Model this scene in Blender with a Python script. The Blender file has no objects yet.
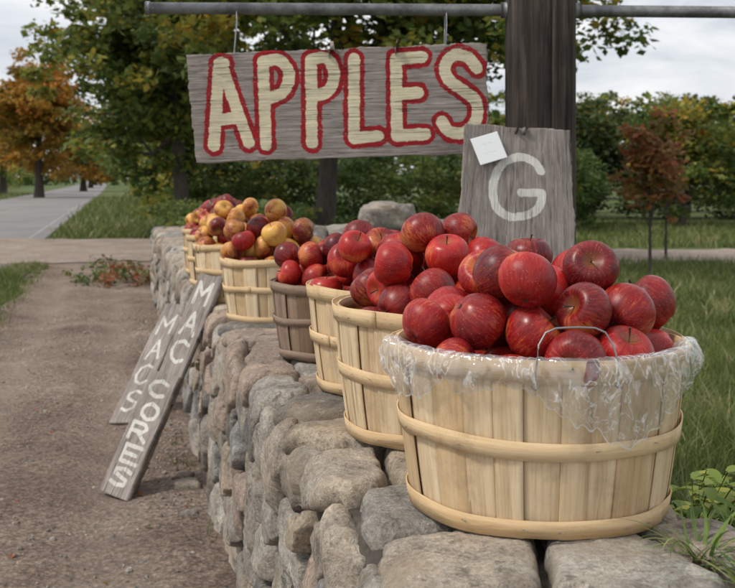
import bpy, math, random
import numpy as np
from mathutils import Vector, noise, Matrix
random.seed(7); rng=np.random.default_rng(7)
scene=bpy.context.scene
CAMZ=1.17
D=np.array([-0.2356,0.9718]); N_=np.array([0.9718,0.2356])   # wall direction / normal (right)
def st(s,t,z=0.0):
    p=D*s+N_*t
    return (float(p[0]),float(p[1]),z)

# ------------------------------------------------------------ materials
def new_mat(name):
    m=bpy.data.materials.new(name); m.use_nodes=True
    nt=m.node_tree; b=nt.nodes['Principled BSDF']
    return m,nt,b
def nd(nt,t,**k):
    n=nt.nodes.new(t)
    for a,v in k.items(): setattr(n,a,v)
    return n
def ramp(nt,stops,interp='LINEAR'):
    r=nt.nodes.new('ShaderNodeValToRGB'); cr=r.color_ramp; cr.interpolation=interp
    while len(cr.elements)<len(stops): cr.elements.new(0.5)
    for e,(p,c) in zip(cr.elements,stops):
        e.position=p; e.color=(*c,1) if len(c)==3 else c
    return r
def mix(nt,fac,a,b,blend='MIX'):
    m=nt.nodes.new('ShaderNodeMix'); m.data_type='RGBA'; m.blend_type=blend
    for i,v in ((0,fac),(6,a),(7,b)):
        if isinstance(v,(int,float)): m.inputs[i].default_value=v
        elif isinstance(v,tuple): m.inputs[i].default_value=(*v,1)
        else: nt.links.new(v,m.inputs[i])
    return m.outputs[2]
def math_(nt,op,a,b=None,c=None,clamp=False):
    m=nt.nodes.new('ShaderNodeMath'); m.operation=op; m.use_clamp=clamp
    for i,v in enumerate((a,b,c)):
        if v is None: continue
        if isinstance(v,(int,float)): m.inputs[i].default_value=v
        else: nt.links.new(v,m.inputs[i])
    return m.outputs[0]
def maprange(nt,v,a,b,c=0.0,d=1.0):
    m=nt.nodes.new('ShaderNodeMapRange'); nt.links.new(v,m.inputs[0])
    for i,x in enumerate((a,b,c,d)): m.inputs[i+1].default_value=x
    return m.outputs[0]
def coords(nt,kind='Object',scale=(1,1,1)):
    tc=nt.nodes.new('ShaderNodeTexCoord'); mp=nt.nodes.new('ShaderNodeMapping')
    mp.inputs['Scale'].default_value=scale
    nt.links.new(tc.outputs[kind],mp.inputs[0]); return mp.outputs[0]
def ntex(nt,vec,scale,detail=6,rough=0.6,dist=0.0):
    n=nt.nodes.new('ShaderNodeTexNoise'); n.inputs['Scale'].default_value=scale
    n.inputs['Detail'].default_value=detail; n.inputs['Roughness'].default_value=rough
    n.inputs['Distortion'].default_value=dist
    if vec is not None: nt.links.new(vec,n.inputs['Vector'])
    return n.outputs['Fac']
def attr(nt,name):
    a=nt.nodes.new('ShaderNodeAttribute'); a.attribute_name=name; return a.outputs['Fac']
def bump(nt,b,h,strength=0.4,dist=0.01):
    n=nt.nodes.new('ShaderNodeBump'); n.inputs['Strength'].default_value=strength
    n.inputs['Distance'].default_value=dist
    nt.links.new(h,n.inputs['Height']); nt.links.new(n.outputs[0],b.inputs['Normal']); return n

def leaf_material(name,stops,trans=0.35,rough=0.5):
    m,nt,b=new_mat(name)
    r=ramp(nt,stops); nt.links.new(attr(nt,'rnd'),r.inputs[0])
    nt.links.new(r.outputs[0],b.inputs['Base Color']); b.inputs['Roughness'].default_value=rough
    b.inputs['Specular IOR Level'].default_value=0.3
    tr=nd(nt,'ShaderNodeBsdfTranslucent'); nt.links.new(r.outputs[0],tr.inputs[0])
    ms=nd(nt,'ShaderNodeMixShader'); ms.inputs[0].default_value=trans
    nt.links.new(b.outputs[0],ms.inputs[1]); nt.links.new(tr.outputs[0],ms.inputs[2])
    nt.links.new(ms.outputs[0],nt.nodes['Material Output'].inputs[0])
    return m

def simple_noise_mat(name,stops,scale,rough=0.85,bs=0.4,bd=0.01,scale2=None,kind='Object',sc=(1,1,1)):
    m,nt,b=new_mat(name); v=coords(nt,kind,sc)
    f=ntex(nt,v,scale,10,0.65); r=ramp(nt,stops); nt.links.new(f,r.inputs[0])
    nt.links.new(r.outputs[0],b.inputs['Base Color']); b.inputs['Roughness'].default_value=rough
    f2=ntex(nt,v,scale2 or scale*5,8,0.7); bump(nt,b,f2,bs,bd); return m

# ------------------------------------------------------------ mesh helpers
def mk(name,verts,faces,mats=(),smooth=False,face_attr=None,mat_idx=None,parent=None,loc=None):
    me=bpy.data.meshes.new(name)
    verts=np.asarray(verts,dtype=np.float32)
    if isinstance(faces,np.ndarray):
        k=faces.shape[1]; nf=len(faces)
        me.vertices.add(len(verts)); me.vertices.foreach_set('co',verts.ravel())
        me.loops.add(nf*k); me.loops.foreach_set('vertex_index',faces.astype(np.int32).ravel())
        me.polygons.add(nf); me.polygons.foreach_set('loop_start',np.arange(0,nf*k,k,dtype=np.int32))
        me.polygons.foreach_set('loop_total',np.full(nf,k,dtype=np.int32))
        me.update(calc_edges=True)
    else:
        me.from_pydata(verts.tolist(),[],faces); me.update()
    for m in mats: me.materials.append(m)
    if smooth: me.polygons.foreach_set('use_smooth',np.ones(len(me.polygons),dtype=bool))
    if face_attr is not None:
        a=me.attributes.new('rnd','FLOAT','FACE'); a.data.foreach_set('value',np.asarray(face_attr,dtype=np.float32))
    if mat_idx is not None: me.polygons.foreach_set('material_index',np.asarray(mat_idx,dtype=np.int32))
    me.validate(); me.update()
    ob=bpy.data.objects.new(name,me); scene.collection.objects.link(ob)
    if loc is not None: ob.location=loc
    if parent is not None: ob.parent=parent
    return ob
def empty(name,loc=(0,0,0)):
    e=bpy.data.objects.new(name,None); e.location=loc; e.empty_display_size=0.1
    scene.collection.objects.link(e); return e
class MB:
    def __init__(s): s.v=[]; s.f=[]; s.a=[]; s.m=[]
    def add(s,v,f,a=0.5,m=0):
        o=len(s.v); s.v+= [tuple(p) for p in v]; s.f+=[tuple(i+o for i in q) for q in f]
        s.a+=[a]*len(f); s.m+=[m]*len(f)
    def tube(s,pts,rad,n=8,a=0.5,m=0,wob=0.0):
        pts=[Vector(p) for p in pts]; vs=[]; fs=[]
        for i,p in enumerate(pts):
            d=(pts[min(i+1,len(pts)-1)]-pts[max(i-1,0)]).normalized()
            up=Vector((0,0,1)) if abs(d.z)<0.9 else Vector((1,0,0))
            x=d.cross(up).normalized(); y=d.cross(x)
            for k in range(n):
                an=2*math.pi*k/n; r=rad[i]*(1+wob*noise.noise(Vector((p.x*3+k,p.z*2,i*.3))))
                vs.append(p+x*math.cos(an)*r+y*math.sin(an)*r)
        for i in range(len(pts)-1):
            for k in range(n):
                fs.append((i*n+k,i*n+(k+1)%n,(i+1)*n+(k+1)%n,(i+1)*n+k))
        fs.append(tuple(range(n))); fs.append(tuple(range(len(vs)-n,len(vs)))[::-1])
        s.add(vs,fs,a,m)
    def obj(s,name,mats,smooth=True,parent=None,loc=None):
        return mk(name,s.v,s.f,mats,smooth,s.a,s.m,parent,loc)

# ------------------------------------------------------------ world / sun / camera
w=bpy.data.worlds.new("World"); scene.world=w; w.use_nodes=True; nt=w.node_tree
bg=nt.nodes['Background']; out=nt.nodes['World Output']
sky=nd(nt,'ShaderNodeTexSky'); sky.sky_type='NISHITA'; sky.sun_disc=False
sky.sun_elevation=math.radians(50); sky.sun_rotation=math.radians(-60)
nt.links.new(sky.outputs[0],bg.inputs[0]); bg.inputs[1].default_value=0.12
v=coords(nt,'Generated',(1,1,3.2))
c=ntex(nt,v,3.0,9,0.6,0.8)
r=ramp(nt,[(0.34,(0.58,0.61,0.67)),(0.48,(0.79,0.81,0.84)),(0.60,(0.98,0.98,0.97))]); nt.links.new(c,r.inputs[0])
bg2=nd(nt,'ShaderNodeBackground'); nt.links.new(r.outputs[0],bg2.inputs[0]); bg2.inputs[1].default_value=1.08
ms=nd(nt,'ShaderNodeMixShader'); ms.inputs[0].default_value=0.9
nt.links.new(bg.outputs[0],ms.inputs[1]); nt.links.new(bg2.outputs[0],ms.inputs[2]); nt.links.new(ms.outputs[0],out.inputs[0])
sd=bpy.data.lights.new('sun','SUN'); sd.energy=2.3; sd.angle=math.radians(10); sd.color=(1,0.93,0.83)
so=bpy.data.objects.new('sun',sd); scene.collection.objects.link(so)
az=math.radians(-60); el=math.radians(50)
sv=Vector((math.sin(az)*math.cos(el),-0.35*math.cos(el),math.sin(el)))
so.rotation_euler=sv.to_track_quat('Z','Y').to_euler()
cd=bpy.data.cameras.new('camera'); cam=bpy.data.objects.new('camera',cd); scene.collection.objects.link(cam)
cam.location=(0,0,CAMZ); cam.rotation_euler=(math.radians(90),0,0)
cd.lens=50; cd.sensor_width=36; cd.shift_y=-0.158; cd.clip_end=3000; cd.clip_start=0.05
cd.dof.use_dof=True; cd.dof.focus_distance=1.8; cd.dof.aperture_fstop=10
scene.camera=cam
scene.view_settings.view_transform='Standard'; scene.view_settings.look='None'; scene.view_settings.exposure=0

# ------------------------------------------------------------ ground, road, dirt
m,nt,b=new_mat('grass_ground'); v=coords(nt,'Object')
f=ntex(nt,v,0.6,10,0.7); f2=ntex(nt,v,14,8,0.7)
r=ramp(nt,[(0.3,(0.06,0.08,0.022)),(0.5,(0.10,0.145,0.035)),(0.7,(0.17,0.19,0.07))]); nt.links.new(f,r.inputs[0])
r2=ramp(nt,[(0.3,(0.35,0.35,0.35)),(0.7,(1.3,1.3,1.2))]); nt.links.new(f2,r2.inputs[0])
nt.links.new(mix(nt,1.0,r.outputs[0],r2.outputs[0],'MULTIPLY'),b.inputs['Base Color']); b.inputs['Roughness'].default_value=0.95
bump(nt,b,f2,0.8,0.05); grass_ground=m
S=900
mk('ground',[(-S,-S,0),(S,-S,0),(S,S,0),(-S,S,0)],[(0,1,2,3)],[grass_ground])

m,nt,b=new_mat('asphalt'); v=coords(nt,'Object')
f=ntex(nt,v,0.35,8,0.6); r=ramp(nt,[(0.3,(0.19,0.183,0.18)),(0.7,(0.28,0.27,0.262))]); nt.links.new(f,r.inputs[0])
f2=ntex(nt,v,60,4,0.7); r2=ramp(nt,[(0.3,(0.7,0.7,0.7)),(0.7,(1.15,1.15,1.15))]); nt.links.new(f2,r2.inputs[0])
nt.links.new(mix(nt,1.0,r.outputs[0],r2.outputs[0],'MULTIPLY'),b.inputs['Base Color']); b.inputs['Roughness'].default_value=0.9
asphalt=m
def roadx(s,t): return st(s,t-0.00006*max(0,s-60)**2)
def strip(name,t0,t1,z,mat):
    ss=[-30+i*6 for i in range(80)]; vs=[];fs=[]
    for s in ss:
        a=roadx(s,t0); c_=roadx(s,t1); vs+=[(a[0],a[1],z),(c_[0],c_[1],z)]
    for i in range(len(ss)-1): fs.append((2*i,2*i+1,2*i+3,2*i+2))
    mk(name,vs,fs,[mat])
strip('road',-6.1,-1.40,.008,asphalt)
ym=simple_noise_mat('worn_line_paint',[(0.45,(0.24,0.23,0.21)),(0.60,(0.42,0.36,0.20))],6)
wm=simple_noise_mat('worn_white_paint',[(0.46,(0.26,0.25,0.24)),(0.60,(0.44,0.43,0.42))],6)
strip('road_centre_line',-3.80,-3.72,.012,ym)
strip('road_edge_line',-1.72,-1.66,.012,wm)
# gravel driveway crossing
m,nt,b=new_mat('driveway_gravel'); v=coords(nt,'Object')
r=ramp(nt,[(0.3,(0.27,0.20,0.16)),(0.5,(0.38,0.30,0.25)),(0.7,(0.48,0.40,0.335))]); nt.links.new(ntex(nt,v,1.4,10,.72,.4),r.inputs[0])
g2=ntex(nt,v,30,6,.75); r2=ramp(nt,[(0.3,(.55,.55,.55)),(0.7,(1.35,1.35,1.35))]); nt.links.new(g2,r2.inputs[0])
nt.links.new(mix(nt,1.0,r.outputs[0],r2.outputs[0],'MULTIPLY'),b.inputs['Base Color']); b.inputs['Roughness'].default_value=.95; bump(nt,b,g2,.8,.04); gm=m
vs=[];fs=[]
for i in range(241):
    x=-9+i*0.225
    n1=noise.noise(Vector((x*.5,0,0)))*.9+noise.noise(Vector((x*2.5,0,0)))*.5; n2=noise.noise(Vector((x*.5,7,0)))*.7+noise.noise(Vector((x*2.5,9,0)))*.4
    lo=14.0+n1; hi=(19.3 if x<-1 else max(16.5,19.3-(x+1)*.9))+n2
    vs+=[(x,lo,.016),(x,hi,.016)]
for i in range(240): fs.append((2*i,2*i+2,2*i+3,2*i+1))
mk('driveway',vs,fs,[gm])

m,nt,b=new_mat('dirt'); v=coords(nt,'Object')
f=ntex(nt,v,1.1,10,0.68,0.5); r=ramp(nt,[(0.32,(0.19,0.13,0.10)),(0.5,(0.325,0.24,0.19)),(0.66,(0.46,0.37,0.305))]); nt.links.new(f,r.inputs[0])
f2=ntex(nt,v,38,8,0.78); r2=ramp(nt,[(0.34,(0.36,0.34,0.32)),(0.5,(1,1,1)),(0.64,(1.6,1.55,1.5))]); nt.links.new(f2,r2.inputs[0])
vo=nd(nt,'ShaderNodeTexVoronoi'); vo.inputs['Scale'].default_value=65; nt.links.new(v,vo.inputs['Vector'])
peb=ramp(nt,[(0.0,(1.35,1.3,1.25)),(0.35,(1,1,1)),(0.7,(0.7,0.7,0.7))]); nt.links.new(vo.outputs['Distance'],peb.inputs[0])
cc=mix(nt,1.0,r.outputs[0],r2.outputs[0],'MULTIPLY'); cc=mix(nt,0.8,cc,peb.outputs[0],'MULTIPLY')
# packed wheel tracks are paler and finer than the loose crown between them
tk=attr(nt,'track'); cc=mix(nt,math_(nt,'MULTIPLY',tk,.4),cc,(0.42,0.335,0.275))
nt.links.new(cc,b.inputs['Base Color']); b.inputs['Roughness'].default_value=0.95
hh=math_(nt,'ADD',f2,math_(nt,'MULTIPLY',vo.outputs['Distance'],-0.5)); bump(nt,b,hh,0.9,0.03); dirt=m
NS,NT=380,70; vs=[];fs=[];trk=[]
for i in range(NS+1):
    s=-2.5+i*(17.2/NS)
    e=-1.0+0.14*noise.noise(Vector((s*1.1,0,0)))+0.06*noise.noise(Vector((s*5,3,0)))
    if s<7: e-= (7-s)*0.05
    if s>12: e-=(s-12)*.25
    wv=.05*noise.noise(Vector((s*.4,8,0)))
    for j in range(NT+1):
        t=e+(0.55-e)*j/NT
        g=math.exp(-((t+.62+wv)/.13)**2)+math.exp(-((t+.05+wv)/.12)**2)
        z=0.036-.022*g+0.012*noise.noise(Vector((s*2.2,t*2.2,0)))+0.009*noise.noise(Vector((s*9,t*9,4)))*(1-.6*g)
        z=max(z,.0045)
        if j==0: z=0.004
        if s>13.2: z=max(z*(1-(s-13.2)),0.0045)
        vs.append(st(s,t,z)); trk.append(g*(.75+.5*noise.noise(Vector((s*3,t*6,2)))))
for i in range(NS):
    for j in range(NT):
        a=i*(NT+1)+j; fs.append((a,a+1,a+NT+2,a+NT+1))
ob=mk('dirt_path',vs,np.array(fs),[dirt],True)
at=ob.data.attributes.new('track','FLOAT','POINT'); at.data.foreach_set('value',np.array(trk,dtype=np.float32))

# ------------------------------------------------------------ stones
m,nt,b=new_mat('fieldstone'); v=coords(nt,'Object')
base=ramp(nt,[(0.0,(0.18,0.17,0.16)),(0.12,(0.35,0.325,0.295)),(0.28,(0.44,0.38,0.315)),(0.42,(0.27,0.265,0.26)),(0.52,(0.38,0.295,0.245)),(0.64,(0.48,0.45,0.405)),(0.80,(0.31,0.28,0.25)),(0.92,(0.42,0.35,0.27))],'CONSTANT')
nt.links.new(attr(nt,'rnd'),base.inputs[0])
n1=ntex(nt,v,8,11,0.72,0.3); r1=ramp(nt,[(0.34,(0.40,0.375,0.34)),(0.5,(1,1,1)),(0.66,(1.5,1.45,1.35))]); nt.links.new(n1,r1.inputs[0])
n2=ntex(nt,v,130,4,0.8); r2=ramp(nt,[(0.33,(0.5,0.5,0.5)),(0.5,(1,1,1)),(0.66,(1.5,1.5,1.5))]); nt.links.new(n2,r2.inputs[0])
n3=ntex(nt,v,5,8,0.75); r3=ramp(nt,[(0.48,(0,0,0)),(0.60,(1,1,1))]); nt.links.new(n3,r3.inputs[0])
cc=mix(nt,1.0,base.outputs[0],r1.outputs[0],'MULTIPLY'); cc=mix(nt,0.8,cc,r2.outputs[0],'MULTIPLY')
cc=mix(nt,math_(nt,'MULTIPLY',r3.outputs[0],0.6),cc,(0.38,0.295,0.205))
n4=ntex(nt,v,22,7,0.82); r4=ramp(nt,[(0.56,(0,0,0)),(0.61,(1,1,1))]); nt.links.new(n4,r4.inputs[0])
cc=mix(nt,math_(nt,'MULTIPLY',r4.outputs[0],0.55),cc,(0.58,0.57,0.50))
n6=ntex(nt,coords(nt,'Object',(1.3,1,1)),17,7,0.8); r6=ramp(nt,[(0.38,(1,1,1)),(0.44,(0,0,0))]); nt.links.new(n6,r6.inputs[0])
cc=mix(nt,math_(nt,'MULTIPLY',r6.outputs[0],0.6),cc,(0.07,0.063,0.055))
n7=ntex(nt,v,31,6,0.8); r7=ramp(nt,[(0.62,(0,0,0)),(0.66,(1,1,1))]); nt.links.new(n7,r7.inputs[0])
cc=mix(nt,math_(nt,'MULTIPLY',r7.outputs[0],0.5),cc,(0.33,0.34,0.20))
nt.links.new(cc,b.inputs['Base Color']); b.inputs['Roughness'].default_value=0.9
hh=math_(nt,'ADD',math_(nt,'MULTIPLY',n1,0.9),math_(nt,'MULTIPLY',n2,0.22)); bump(nt,b,hh,1.0,0.028); stone_m=m
mortar=simple_noise_mat('mortar',[(0.3,(0.05,0.042,0.035)),(0.5,(0.13,0.11,0.09)),(0.68,(0.27,0.24,0.20))],14,0.95,0.9,0.02,60)

def clip(poly,px,py,nx,ny):
    o=[]
    for i in range(len(poly)):
        a=poly[i]; c=poly[(i+1)%len(poly)]
        da=(a[0]-px)*nx+(a[1]-py)*ny; dc=(c[0]-px)*nx+(c[1]-py)*ny
        if da<=0: o.append(a)
        if (da<0)!=(dc<0) and abs(da-dc)>1e-12:
            k=da/(da-dc); o.append((a[0]+(c[0]-a[0])*k,a[1]+(c[1]-a[1])*k))
    return o
def fieldstone_wall(name,frame,s0,s1,TL,TR,ZT,seed):
    rnd=random.Random(seed)
    rc=0.016; ZC=ZT-0.045; tl=TL+0.045; tr=TR-0.045
    L1=ZC-rc; A=rc*math.pi/2; L2=(tr-tl)-2*rc; tot=2*L1+2*A+L2
    def prof(v):
        if v<L1: return tl,v,-1.0,0.0
        v-=L1
        if v<A:
            a=v/rc; return tl+rc-rc*math.cos(a),L1+rc*math.sin(a),-math.cos(a),math.sin(a)
        v-=A
        if v<L2: return tl+rc+v,ZC,0.0,1.0
        v-=L2
        if v<A:
            a=v/rc; return tr-rc+rc*math.sin(a),L1+rc*math.cos(a),math.sin(a),math.cos(a)
        v-=A
        return tr,L1-v,1.0,0.0
    mb=MB()
    nv=60; ns=int((s1-s0)/0.05)
    vs=[];fs=[]
    for i in range(ns+1):
        s=s0+(s1-s0)*i/ns
        for j in range(nv+1):
            t,z,a,c_=prof(tot*j/nv*0.9999)
            h=0.004+0.016*noise.noise(Vector((s*9,j*.5,0)))
            vs.append(frame(s,t+a*h,z+c_*h))
    for i in range(ns):
        for j in range(nv):
            q=i*(nv+1)+j; fs.append((q,q+nv+1,q+nv+2,q+1))
    fs.append(tuple(range(nv+1))); fs.append(tuple(range(len(vs)-nv-1,len(vs)))[::-1])
    mb.add(vs,fs,0.5,1)
    seeds=[]
    rows_face=[0.16,0.13,0.12,0.09,0.10]; cap=0.055
    sc=(L1+A*0.5-cap)/sum(rows_face); rows=[x*sc for x in rows_face]; nf_=len(rows)
    topv=tot-2*(L1+A*0.5-cap); rt=[0.36,0.34]; k=topv/sum(rt); rows+=[x*k for x in rt]; rows+=[x*sc for x in rows_face][::-1]
    v=0
    for ri,rh in enumerate(rows):
        top=ri in (nf_,nf_+1)
        s=s0-rnd.random()*.2
        while s<s1+.1:
            wd=rh*(rnd.uniform(1.0,2.6) if not top else rnd.uniform(0.6,1.1))
            if top and rnd.random()<.3:
                q=rnd.uniform(.4,.5)
                seeds.append((s+wd/2,v+rh*(q-.22))); seeds.append((s+wd/2+rnd.uniform(-.03,.03),v+rh*(q+.27)))
            elif not top and wd>rh*1.7 and rnd.random()<.22:
                seeds.append((s+wd*.45,v+rh*.25)); seeds.append((s+wd*.55,v+rh*.78))
            else:
                seeds.append((s+wd/2,v+rh/2+rnd.uniform(-.12,.12)*rh*(0.6 if top else 1)))
            s+=wd
        v+=rh
    sa=np.array(seeds)
    for idx,(cs,cv) in enumerate(seeds):
        if cs<s0 or cs>s1: continue
        poly=[(cs-.45,cv-.45),(cs+.45,cv-.45),(cs+.45,cv+.45),(cs-.45,cv+.45)]
        d=(sa[:,0]-cs)**2+(sa[:,1]-cv)**2; o=np.argsort(d)[1:24]
        for q in o:
            dx,dy=sa[q]-np.array([cs,cv]); l=math.hypot(dx,dy)
            if l<1e-6: continue
            g=0.5*l-0.0055
            poly=clip(poly,cs+dx/l*g,cv+dy/l*g,dx/l,dy/l)
            if len(poly)<3: break
        if len(poly)<3: continue
        poly=clip(poly,0,tot-0.002,0,1); poly=clip(poly,0,0.002,0,-1)
        if len(poly)<3: continue
        for _ in range(2):
            p2=[]
            for i in range(len(poly)):
                a=poly[i]; c_=poly[(i+1)%len(poly)]; q=0.065 if _==0 else .2
                p2+=[(a[0]*(1-q)+c_[0]*q,a[1]*(1-q)+c_[1]*q),(a[0]*q+c_[0]*(1-q),a[1]*q+c_[1]*(1-q))]
            poly=p2
        P=np.array(poly); seg=np.linalg.norm(np.roll(P,-1,0)-P,axis=1); cum=np.concatenate([[0],np.cumsum(seg)])
        near=cs<4.5
        n=72 if near else 26
        PP=np.vstack([P,P[:1]]); u=np.linspace(0,cum[-1],n,endpoint=False)
        R=np.stack([np.interp(u,cum,PP[:,0]),np.interp(u,cum,PP[:,1])],1); ctr=R.mean(0)
        size=math.sqrt(abs(np.sum(P[:,0]*np.roll(P[:,1],-1)-np.roll(P[:,0],-1)*P[:,1]))/2)
        istop=(cv>L1+A*.5-cap) and (cv<tot-L1-A*.5+cap)
        Pm=rnd.uniform(0.039,0.0445) if istop else rnd.uniform(0.026,0.054)
        tx,ty=(0,0) if istop else (rnd.uniform(-.10,.10),rnd.uniform(-.16,.06))
        pw=rnd.uniform(12,20) if istop else rnd.uniform(9,20)
        planes=[]
        for q in range(3 if not istop else 1):
            a=rnd.random()*6.283; planes.append((math.cos(a),math.sin(a),rnd.uniform(.3,.9) if not istop else .2,rnd.uniform(.22,.45)*size))
        ks=[0,.010,.022,.045,.08,.13,.20,.30,.43,.60,.8] if near else [0,.03,.08,.2,.45,.75]
        sd_=rnd.random()*90; vs=[]; fs=[]
        for ki,k in enumerate(ks+[1.0]):
            pts=R if k<1 else [ctr]
            for q in pts:
                p=(q[0]*(1-k)+ctr[0]*k,q[1]*(1-k)+ctr[1]*k)
                h=-0.016+(Pm+0.016)*max(0,(1-(1-min(k*1.15,1))**pw))**0.5
                rx,ry=p[0]-ctr[0],p[1]-ctr[1]
                for (ax,ay,sl,of) in planes:
                    lim=Pm-sl*max(0,(rx*ax+ry*ay)-of); h=min(h,max(lim,.006))
                nn=noise.noise(Vector((p[0]*8,p[1]*8,sd_)))
                n5=noise.noise(Vector((p[0]*24,p[1]*24,sd_+5)))
                n9=noise.noise(Vector((p[0]*60,p[1]*60,sd_+9)))
                am=0.22 if istop else .5
                w_=min(1,k*9)
                h+= w_*(am*(nn*.014)+rx*tx+ry*ty+ n5*.0055*(.35+.65*am)+n9*.0025)
                if istop: h=min(h,0.0455)
                e_=(1-k)
                jx=(0.010*noise.noise(Vector((p[0]*20,p[1]*20,sd_+20)))+.005*noise.noise(Vector((p[0]*70,p[1]*70,sd_+20))))*e_
                jy=(0.009*noise.noise(Vector((p[0]*20,p[1]*20,sd_+30)))+.005*noise.noise(Vector((p[0]*70,p[1]*70,sd_+40))))*e_
                t,z,a,c_=prof(min(max(p[1]+jy,0),tot-1e-4))
                vs.append(frame(p[0]+jx,t+a*h,z+c_*h))
        nr=len(ks)
        for i in range(nr-1):
            for j in range(n):
                fs.append((i*n+j,i*n+(j+1)%n,(i+1)*n+(j+1)%n,(i+1)*n+j))
        for j in range(n): fs.append(((nr-1)*n+j,(nr-1)*n+(j+1)%n,nr*n))
        a=rnd.random()
        if istop and rnd.random()<.65: a=rnd.choice([.15,.3,.3,.55,.7,.95])
        mb.add(vs,fs,a,0)
    return mb.obj(name,[stone_m,mortar],True)
fieldstone_wall('stone_wall',lambda s,t,z:st(s,t,z),0.55,10.6,0.30,0.88,0.684,11)
def rock(mb,c,sc,seed,a,n=14):
    vs=[];fs=[]
    for i in range(n+1):
        ph=math.pi*i/n
        for j in range(2*n):
            th=math.pi*j/n
            d=Vector((math.sin(ph)*math.cos(th),math.sin(ph)*math.sin(th),math.cos(ph)))
            p=Vector([math.copysign(abs(q)**0.62,q) for q in d])
            r=1+0.28*noise.noise(d*1.3+Vector((seed,0,0)))+0.14*noise.noise(d*3.5+Vector((0,seed,0)))
            vs.append((c[0]+p.x*sc[0]*r,c[1]+p.y*sc[1]*r,c[2]+p.z*sc[2]*r))
    for i in range(n):
        for j in range(2*n): fs.append((i*2*n+j,(i+1)*2*n+j,(i+1)*2*n+(j+1)%(2*n),i*2*n+(j+1)%(2*n)))
    mb.add(vs,fs,a,0)
mb=MB(); rr=random.Random(3)
for lev in range(5):
    t=1.0+0.1*(lev%2)
    while t<2.75-0.12*lev:
        wd=rr.uniform(.13,.22); p=st(6.9+rr.uniform(-.06,.06),t+wd,0.09+lev*0.165)
        rock(mb,p,(wd,rr.uniform(.2,.28),rr.uniform(.09,.105)),rr.random()*50,rr.choice([0.0,.05,.45,.85,.2])); t+=wd*1.75
rock(mb,(0.14,7.0,0.90),(0.18,.2,.10),4.4,0.82)
mb.obj('stone_pier',[stone_m])
mb=MB()
for (x,y,sx,sz) in [(-.66,3.75,.05,.03),(-.70,3.9,.035,.02),(-.60,3.45,.03,.02)]:
    rock(mb,(x,y,.02+sz*.4),(sx,sx*.8,sz),x*50,rr.random(),8)
mb.obj('loose_stones',[stone_m])
mb=MB()
for i in range(5000):
    s=rr.uniform(1.2,9); t=rr.uniform(-1.1,.26)
    if rr.random()<0.35: t=.28-abs(rr.gauss(0,.12))
    q=rr.uniform(.002,.006)*(2.2 if rr.random()<.05 else 1); g=math.exp(-((t+.62)/.13)**2)+math.exp(-((t+.05)/.12)**2)
    p=st(s,t,.034-.022*g+q*.3)
    n=5 if q<.007 else 7
    vs=[];fs=[]
    for a in range(3):
        for k in range(n):
            an=k*2*math.pi/n+rr.random()*.3; rad=q*[1.1,1.0,.45][a]*rr.uniform(.75,1.2)
            vs.append((p[0]+math.cos(an)*rad,p[1]+math.sin(an)*rad,p[2]+q*[-.6,.25,.7][a]))
    for a in range(2):
        for k in range(n): fs.append((a*n+k,a*n+(k+1)%n,(a+1)*n+(k+1)%n,(a+1)*n+k))
    fs.append(tuple(range(2*n,3*n))); mb.add(vs,fs,rr.random(),0)
mb.obj('gravel',[stone_m],False)

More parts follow.
